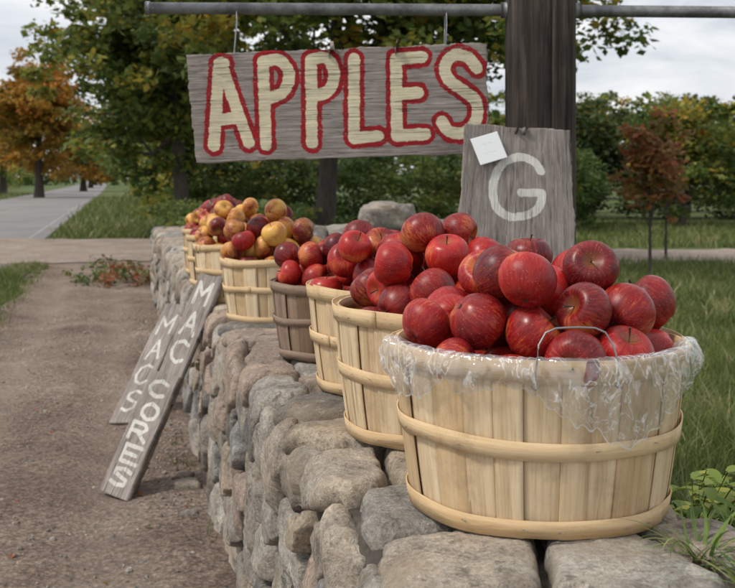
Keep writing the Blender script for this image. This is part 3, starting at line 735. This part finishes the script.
def lean_board(name,bot,top,wid,txt,seed,wdir=(.127,-.08,0),v0=.08,v1=.95):
    bot=Vector(bot); top=Vector(top); d=(top-bot).normalized(); w_=Vector(wdir); w_=(w_-d*w_.dot(d)).normalized()*wid/2
    e=empty(name); board('plank',top-w_,top+w_,bot+w_,bot-w_,.02,vtext(txt,v0,v1,rs=seed),mat_s,back_v,e,.0035,.004,seed)
lean_board('painted_board_sign',(-.90,3.73,.03),(-.588,4.02,.85),.12,'MAC',31,v0=.10,v1=.49)
lean_board('painted_board_sign.001',(-.915,3.665,.03),(-.755,3.815,.44),.145,'CORES',32,v0=.05)
lean_board('painted_board_sign.002',(-1.15,4.76,.03),(-.985,5.25,.52),.14,'MACS',33)

# ------------------------------------------------------------ post + pipe
m,nt,b=new_mat('old_post_wood'); v=coords(nt,'Object',(16,16,.6)); g=ntex(nt,v,3.4,10,.78,.6)
g2=ntex(nt,coords(nt),3,6,.6)
r=ramp(nt,[(0.38,(0.012,0.009,0.008)),(0.47,(0.055,0.040,0.033)),(0.55,(0.115,0.088,0.073)),(0.66,(0.23,0.19,0.165))]); nt.links.new(math_(nt,'ADD',math_(nt,'MULTIPLY',g,.75),math_(nt,'MULTIPLY',g2,.25)),r.inputs[0])
nt.links.new(r.outputs[0],b.inputs['Base Color']); b.inputs['Roughness'].default_value=.88; bump(nt,b,g,1.0,.025); post_m=m
mb=MB(); vs=[];fs=[]; n=160; nz=110
for i in range(nz+1):
    z=-.1+3.3*i/nz
    for k in range(n):
        a=2*math.pi*k/n; c_,s_=math.cos(a),math.sin(a); q=(abs(c_)**5+abs(s_)**5)**(-1/5)
        cr=max(0,noise.noise(Vector((c_*16,s_*16,z*.5+3)))-.18)
        r_=.118*(q*.5+.5)*(1+.014*noise.noise(Vector((c_*6,s_*6,z*.6)))-.16*cr+.008*noise.noise(Vector((c_*50,s_*50,z*2))))
        vs.append((.592+c_*r_,3.50+s_*r_,z))
for i in range(nz):
    for k in range(n): fs.append((i*n+k,i*n+(k+1)%n,(i+1)*n+(k+1)%n,(i+1)*n+k))
fs.append(tuple(range(nz*n,nz*n+n))); mb.add(vs,fs); mb.obj('wooden_post',[post_m])
pmt,nt,b=new_mat('grey_steel_pipe'); v=coords(nt,'Object'); r=ramp(nt,[(0.38,(0.13,0.13,0.135)),(0.6,(0.27,0.28,0.29))]); nt.links.new(ntex(nt,v,14,7,.75),r.inputs[0])
nt.links.new(r.outputs[0],b.inputs['Base Color']); b.inputs['Metallic'].default_value=.45; b.inputs['Roughness'].default_value=.55
mb=MB(); mb.tube([(-.752,3.49,1.750),(.59,3.49,1.742),(1.9,3.49,1.730)],[.0205]*3,20)
mb.tube([(-.758,3.49,1.750),(-.742,3.49,1.750)],[.024]*2,20)
mb.tube([(.455,3.49,1.743),(.475,3.49,1.743)],[.027]*2,20); mb.tube([(.708,3.49,1.741),(.728,3.49,1.741)],[.027]*2,20)
ob=mb.obj('steel_pipe',[pmt])

# ------------------------------------------------------------ foliage
bark=simple_noise_mat('bark',[(0.3,(0.03,0.024,0.02)),(0.7,(0.11,0.09,0.075))],10,.95,.8,.03,30,sc=(3,3,.6))
def leaves_np(centres,nper,sigma,size,droop=.3,tone_c=None):
    C=np.repeat(centres,nper,0); n=len(C)
    off=rng.normal(size=(n,3)); off/=np.linalg.norm(off,axis=1)[:,None]+1e-9; off*= (rng.random(n)**.45)[:,None]
    sg=np.repeat(rng.uniform(.55,1.3,len(centres)),nper)*sigma
    P=C+off*sg[:,None]*np.array([1.2,1.2,.65])
    a=rng.normal(size=(n,3))*np.array([1,1,.5])+np.array([0,0,-droop]); a/=np.linalg.norm(a,axis=1)[:,None]
    c=np.cross(a,rng.normal(size=(n,3))*np.array([.6,.6,.3])+np.array([0,0,1.0])); c/=np.linalg.norm(c,axis=1)[:,None]+1e-9
    s=(size*rng.uniform(.5,1.3,n))[:,None]
    nrm=np.cross(a,c)
    V=np.stack([P-a*s*.5,P+c*s*.36-a*s*.05+nrm*s*.08,P+a*s*.55,P-c*s*.36-a*s*.05+nrm*s*.08],1).reshape(-1,3)
    F=np.arange(n*4).reshape(-1,4)
    ct=np.repeat(rng.random(len(centres)) if tone_c is None else tone_c,nper)
    tone=np.clip(.6*ct+.4*rng.random(n),0,1)
    return V,F,tone,off
GREEN=[(0.0,(0.04,0.065,0.018)),(0.4,(0.08,0.125,0.03)),(0.7,(0.13,0.185,0.045)),(0.88,(0.22,0.235,0.05)),(1.0,(0.42,0.28,0.06))]
MAPLE=[(0.0,(0.04,0.065,0.016)),(0.30,(0.085,0.135,0.03)),(0.50,(0.15,0.20,0.045)),(0.66,(0.30,0.29,0.055)),(0.82,(0.50,0.34,0.05)),(1.0,(0.50,0.17,0.035))]
ORANGE=[(0.0,(0.13,0.13,0.03)),(0.3,(0.30,0.21,0.04)),(0.6,(0.50,0.27,0.05)),(0.85,(0.56,0.25,0.05)),(1.0,(0.48,0.12,0.035))]
RUST=[(0.0,(0.10,0.11,0.03)),(0.4,(0.24,0.15,0.05)),(0.75,(0.34,0.12,0.05)),(1.0,(0.40,0.09,0.05))]
DARK=[(0.0,(0.022,0.038,0.012)),(0.5,(0.05,0.08,0.022)),(0.85,(0.09,0.125,0.035)),(1.0,(0.19,0.17,0.05))]
LM={k:leaf_material('leaves_'+k,v,.42) for k,v in dict(green=GREEN,maple=MAPLE,orange=ORANGE,rust=RUST,dark=DARK).items()}
def tree(name,x,y,tr,cz,rad,nclump,nper,leaf,mat,sigma=None,lean=(0,0),fork=None,shell=.5,cc=None,limbs=14,seed=1):
    rr=random.Random(seed); cx,cy=cc if cc else (x+lean[0],y+lean[1])
    e=empty(name,(0,0,0)); rx,ry,rz=rad; C=[]; T=[]
    while len(C)<nclump:
        d=Vector((rr.gauss(0,1),rr.gauss(0,1),rr.gauss(0,1))).normalized(); q=rr.random()**(1-shell*.6)
        lump=1+.5*noise.noise(d*2.3+Vector((seed*3.1,0,0)))
        p=(cx+d.x*rx*q*lump,cy+d.y*ry*q*lump,cz+d.z*rz*q*lump)
        if p[2]<.35: continue
        if noise.noise(Vector(p)*(2.2/rx)+Vector((seed,5,0)))<-.28: continue
        C.append(p); T.append(min(1,max(0,.5+.55*noise.noise(Vector(p)*(1.8/rx)+Vector((0,seed,0)))+rr.gauss(0,.2)+.15*d.z)))
    C=np.array(C); V,F,tone,off=leaves_np(C,nper,sigma or rx*.22,leaf,tone_c=np.array(T))
    mk('foliage',V,F,[LM[mat]],False,tone,None,e)
    mb=MB(); zf=fork if fork else cz-rz*.75
    top=(cx,cy,cz+rz*.6)
    P=[(x,y,-.05)]; nseg=8
    for i in range(1,nseg+1):
        u=i/nseg; P.append((x+(top[0]-x)*u**1.5+.04*rr.gauss(0,1)*tr*8*u,y+(top[1]-y)*u**1.5,top[2]*u))
    mb.tube(P,[tr*(1.25 if i==0 else 1)*(1-.8*i/nseg) for i in range(nseg+1)],12,wob=.15)
    for k in range(limbs):
        c_=C[rr.randrange(len(C))]; u=rr.uniform(zf/top[2],.85); ui=u*nseg; i=int(ui); f_=ui-i
        b0=Vector(P[i]).lerp(Vector(P[min(i+1,nseg)]),f_); c_=Vector(c_)
        mid=b0.lerp(c_,.5)+Vector((0,0,-.05*rz+rr.gauss(0,.05)*rx)); r0=tr*(1-.75*u)*.55
        mb.tube([b0,b0.lerp(mid,.6)+Vector((0,0,.03)),mid,c_],[r0,r0*.75,r0*.5,r0*.15],7)
        for q in range(2):
            c2=Vector(C[rr.randrange(len(C))]); 
            if (c2-mid).length<rx*.9: mb.tube([mid,mid.lerp(c2,.5)+Vector((0,0,rr.gauss(0,.04)*rx)),c2],[r0*.4,r0*.25,r0*.08],5)
    mb.obj('trunk_and_limbs',[bark],True,e); return e
tree('maple_tree',-.55,12.6,.145,3.75,(3.0,2.4,2.1),340,135,.125,'maple',.42,cc=(-.1,12.8),fork=1.5,limbs=26,seed=4)
tree('maple_tree.001',-3.7,20.5,.17,4.0,(2.25,2.2,2.7),270,115,.16,'maple',.45,cc=(-4.3,20.8),fork=1.6,limbs=20,seed=9)
tree('maple_tree.002',-6.0,32,.2,3.4,(2.5,2.5,3.2),170,90,.22,'green',.6,seed=12)
tree('maple_tree.003',-12.0,58,.25,4.2,(3.0,3.0,3.7),130,80,.32,'maple',.8,seed=13)
tree('maple_tree.004',-9.3,44,.2,2.4,(2.0,2.0,2.2),100,80,.24,'green',.6,seed=14)
tree('autumn_tree',-19.3,60,.28,5.0,(2.8,2.8,3.3),180,100,.28,'orange',.7,seed=15,fork=2)
tree('autumn_tree.001',-25.0,70,.28,4.2,(2.8,2.6,3.2),120,80,.32,'maple',.8,seed=16)
tree('autumn_tree.002',-24.5,88,.28,4.0,(3.8,3,3.4),120,80,.36,'orange',.9,seed=17)
tree('autumn_tree.003',-32,118,.28,3.4,(3.6,3,3.0),100,70,.45,'maple',.9,seed=18)
pr=random.Random(5)
i=0
for (x,y,h) in [(5.2,25,3.2),(7.4,24,3.4),(9.6,26,3.5),(12.2,27,3.4),(4.4,33,3.9),(7.5,34,4.1),(11,35,4.1),(14.5,34,4.0),(2.6,27,3.1),(18,36,3.8),(9,44,4.8),(14,46,4.8),(4.5,46,4.5),(8.6,29,3.6)]:
    tree('apple_tree'+('.%03d'%i if i else ''),x,y,.1,h*.54,(1.35,1.25,h*.46),100,75,.15,'maple' if i in (1,5,8) else ('green' if i%3 else 'dark'),.36,seed=40+i,limbs=10); i+=1
tree('red_leaf_sapling',3.32,12.0,.022,1.40,(.46,.4,.62),80,26,.085,'rust',.13,fork=.45,limbs=22,seed=60)
tree('red_leaf_sapling.001',4.15,14.2,.02,1.15,(.34,.3,.5),36,22,.08,'rust',.13,fork=.45,limbs=12,seed=61)
def mass(name,pts,nper,sigma,leaf,mat):
    V,F,t,_=leaves_np(np.array(pts),nper,sigma,leaf); mk(name,V,F,[LM[mat]],False,t)
P=[]
for k in range(420):
    x=pr.uniform(-4.0,5.0); y=pr.uniform(20.5,23.5); h=1.85+.6*noise.noise(Vector((x*.6,0,0))); P.append((x,y,h*pr.random()**.7))
mass('hedge',P,70,.33,.11,'green')
P=[]
for k in range(380):
    x=pr.uniform(3.5,19); y=pr.uniform(28,31); h=1.7+.7*noise.noise(Vector((x*.5,3,0))); P.append((x,y,h*pr.random()**.7))
mass('orchard_undergrowth',P,50,.38,.14,'dark')
P=[]
for k in range(300):
    s=pr.uniform(24,60); t=pr.uniform(.6,3.8); h=1.7+.8*noise.noise(Vector((s*.3,0,2))); P.append(st(s,t,h*pr.random()**.7))
mass('roadside_shrubs',P,55,.42,.16,'maple')
P=[]
for k in range(260):
    s=pr.uniform(80,150); t=pr.uniform(-24,-11); h=2.8+1.2*noise.noise(Vector((s*.1,t*.3,2))); P.append(st(s,t,h*pr.random()**.7))
mass('roadside_shrubs.001',P,45,.9,.36,'maple')
P=[]
for k in range(1000):
    x=pr.uniform(-120,140); y=pr.uniform(150,175)
    h=9+3.5*noise.noise(Vector((x*.06,0,0)))
    if -56<x<-38: h*=.35
    if abs(x+45)<4: continue
    P.append((x,y,h*pr.random()**.8))
mass('distant_tree_line',P,30,2.2,1.1,'green')
P=[]
for k in range(460):
    x=pr.uniform(-3,40); y=pr.uniform(52,60); h=4.8+1.3*noise.noise(Vector((x*.2,0,0))); P.append((x,y,h*pr.random()**.8))
mass('far_orchard_foliage',P,50,.8,.4,'green')
P=[st(11.3+pr.gauss(0,.35),.1+pr.gauss(0,.22),pr.uniform(.02,.28)) for k in range(24)]
mass('rust_weeds',P,24,.12,.05,'rust')
P=[st(11.6+pr.gauss(0,.5),.0+pr.gauss(0,.3),pr.uniform(.02,.22)) for k in range(30)]
mass('green_weeds',P,24,.12,.05,'green')
P=[]
for k in range(220):
    s=pr.uniform(10.8,19); t=pr.uniform(.7,2.8); P.append(st(s,t,pr.uniform(.05,.75)))
mass('shrub',P,50,.22,.07,'green')

# ------------------------------------------------------------ grass
gmats=leaf_material('grass_blades',[(0,(0.055,0.08,0.022)),(0.4,(0.11,0.155,0.037)),(0.70,(0.19,0.235,0.065)),(0.88,(0.30,0.31,0.12)),(1.0,(0.44,0.38,0.23))],.35)
def grass(name,XY,hmin,hmax,wid,mat=gmats):
    n=len(XY); a=rng.random(n)*6.283; dx,dy=np.cos(a),np.sin(a); h=rng.uniform(hmin,hmax,n)*(.6+.8*rng.random(n))
    pn=np.array([.7*noise.noise(Vector((x*1.7,y*1.7,0)))+.7*noise.noise(Vector((x*5,y*5,3))) for x,y in XY]); h*=np.clip(1+1.2*pn,.25,2.4)
    w_=wid*rng.uniform(.7,1.4,n); b_=rng.uniform(.1,1.1,n)*h; la=rng.random(n)*6.283; lx,ly=np.cos(la)*b_,np.sin(la)*b_
    x,y=XY[:,0],XY[:,1]; z=np.zeros(n)
    v0=np.stack([x-dx*w_,y-dy*w_,z],1); v1=np.stack([x+dx*w_,y+dy*w_,z],1)
    v2=np.stack([x-dx*w_*.8+lx*.3,y-dy*w_*.8+ly*.3,h*.55],1); v3=np.stack([x+dx*w_*.8+lx*.3,y+dy*w_*.8+ly*.3,h*.55],1)
    v4=np.stack([x+lx,y+ly,h],1); V=np.stack([v0,v1,v2,v3,v4],1).reshape(-1,3); o=np.arange(n)*5
    F=np.stack([np.stack([o,o+1,o+2],1),np.stack([o+1,o+3,o+2],1),np.stack([o+2,o+3,o+4],1)],1).reshape(-1,3)
    tone=np.repeat(np.clip(.46+.6*pn+rng.normal(0,.24,n),0,1),3); mk(name,V,F,[mat],False,tone)
def toXY(s,t): return np.stack([D[0]*s+N_[0]*t,D[1]*s+N_[1]*t],1)
n=90000; Y=1.6+(rng.random(n)**1.3)*7; X=rng.uniform(-.2,.5,n)*Y+.4; t=X*N_[0]+Y*N_[1]; k=(t>.93); grass('grass',np.stack([X,Y],1)[k],.04,.12,.0022)
n=60000; Y=rng.uniform(8,14.2,n); X=rng.uniform(-.25,.5,n)*Y; t=X*N_[0]+Y*N_[1]; k=(t>.95); grass('grass.001',np.stack([X,Y],1)[k],.04,.1,.004)
n=50000; Y=rng.uniform(16.9,26,n); X=rng.uniform(-.34,.45,n)*Y; t=X*N_[0]+Y*N_[1]; k=(t>-1.2)&((Y>19.4)|(X>2)); grass('grass.002',np.stack([X,Y],1)[k],.06,.13,.007)
n=26000; s=rng.uniform(4,14,n); t=rng.uniform(-1.38,-.93,n)+rng.normal(0,.06,n); t[s<7]-=.05*(7-s[s<7]); k=rng.random(n)<.9; grass('grass.003',toXY(s,t)[k],.03,.08,.003)
n=9000; s=rng.uniform(20,60,n); t=rng.uniform(-1.35,3,n); grass('grass.004',toXY(s,t),.08,.2,.012)
n=9000; s=rng.uniform(20,80,n); t=rng.uniform(-12,-6.1,n); grass('grass.005',toXY(s,t),.08,.2,.014)
n=1100; s=rng.uniform(2.4,9,n); t=.28-np.abs(rng.normal(0,.05,n)); cl=np.array([noise.noise(Vector((q*3,0,9))) for q in s])>.08; grass('weed_tufts',toXY(s,t)[cl],.03,.08,.0025)

bladem=leaf_material('long_grass_blades',[(0,(0.08,0.15,0.035)),(0.6,(0.17,0.26,0.06)),(1,(0.33,0.36,0.13))],.3)
mb=MB(); gr=random.Random(21)
for (cx,cy,cz,n,L) in [(.440,1.34,.66,52,.13),(.50,1.44,.63,24,.11),(.58,1.62,.60,18,.14),(.475,1.27,.66,20,.08),(.64,1.75,.35,30,.28),(.74,1.9,.3,30,.3)]:
    for k in range(n):
        a=gr.random()*6.28; l=L*gr.uniform(.4,1.2); up=gr.uniform(.45,1.3); w_=.0021*gr.uniform(.6,1.5)*(1 if L<.2 else 1.3)
        d=Vector((math.cos(a),math.sin(a),0)); sd_=Vector((-d.y,d.x,0)); vs=[];fs=[]
        b0=Vector((cx+gr.gauss(0,.008),cy+gr.gauss(0,.008),cz)); ns=7; bend=gr.uniform(.4,.75); tw=gr.uniform(-.4,.4)
        for i in range(ns+1):
            u=i/ns; p=b0+d*l*u*.9+sd_*tw*l*u*u+Vector((0,0,l*up*(u-bend*u*u))); ww=w_*(1-u)**.6
            vs+=[p-sd_*ww,p+Vector((0,0,-ww*.4)),p+sd_*ww]
        for i in range(ns): fs+=[(3*i,3*i+1,3*i+4,3*i+3),(3*i+1,3*i+2,3*i+5,3*i+4)]
        mb.add(vs,fs,gr.random())
mb.obj('long_grass_tuft',[bladem],True)
broad=leaf_material('broad_leaf',[(0,(0.12,0.20,0.035)),(0.6,(0.24,0.32,0.06)),(1,(0.42,0.42,0.10))],.35)
mb=MB()
def leafm(p,d,L,w_,a):
    d=d.normalized(); s_=d.cross(Vector((0,0,1))).normalized(); vs=[];fs=[]; ns=7
    up=s_.cross(d)
    for i in range(ns+1):
        u=i/ns; ww=w_*math.sin(math.pi*min(1,u*.97+.03))**.75; c_=p+d*L*u+Vector((0,0,-.35*L*u*u))
        vs+=[c_-s_*ww+up*ww*.35,c_,c_+s_*ww+up*ww*.35]
    for i in range(ns): fs+= [(3*i,3*i+1,3*i+4,3*i+3),(3*i+1,3*i+2,3*i+5,3*i+4)]
    mb.add(vs,fs,a)
for (bx,by,bz) in [(.60,1.86,.48),(.66,1.92,.50),(.64,2.05,.46),(.75,2.0,.46),(.70,1.85,.44),(.80,2.1,.48),(.56,1.80,.50)]:
    for k in range(8):
        a=gr.random()*6.28; stem=Vector((bx,by,bz)); tip=stem+Vector((math.cos(a)*.08,math.sin(a)*.08,gr.uniform(.04,.15)))
        mb.tube([(bx,by,0.0),tuple(stem),tuple(tip)],[.002,.0018,.001],5,.1)
        for q in range(7):
            u=.15+.85*q/6; p=stem.lerp(tip,u); b_=a+(1.1 if q%2 else -1.1)*(0 if q==6 else 1)+gr.gauss(0,.2)
            leafm(p,Vector((math.cos(b_),math.sin(b_),gr.uniform(-.1,.4))),gr.uniform(.035,.058),gr.uniform(.010,.015),gr.random())
mb.obj('broadleaf_weed',[broad],True)
mb=MB()
for k in range(190):
    s=gr.uniform(2,10); t=gr.uniform(-1.1,.25); p=Vector(st(s,t,.040)); a=gr.random()*6.28; L=gr.uniform(.015,.03)
    leafm(p,Vector((math.cos(a),math.sin(a),gr.uniform(0,.25))),L,L*.3,gr.random())
mb.obj('fallen_leaves',[LM['rust']],True)
print('done')
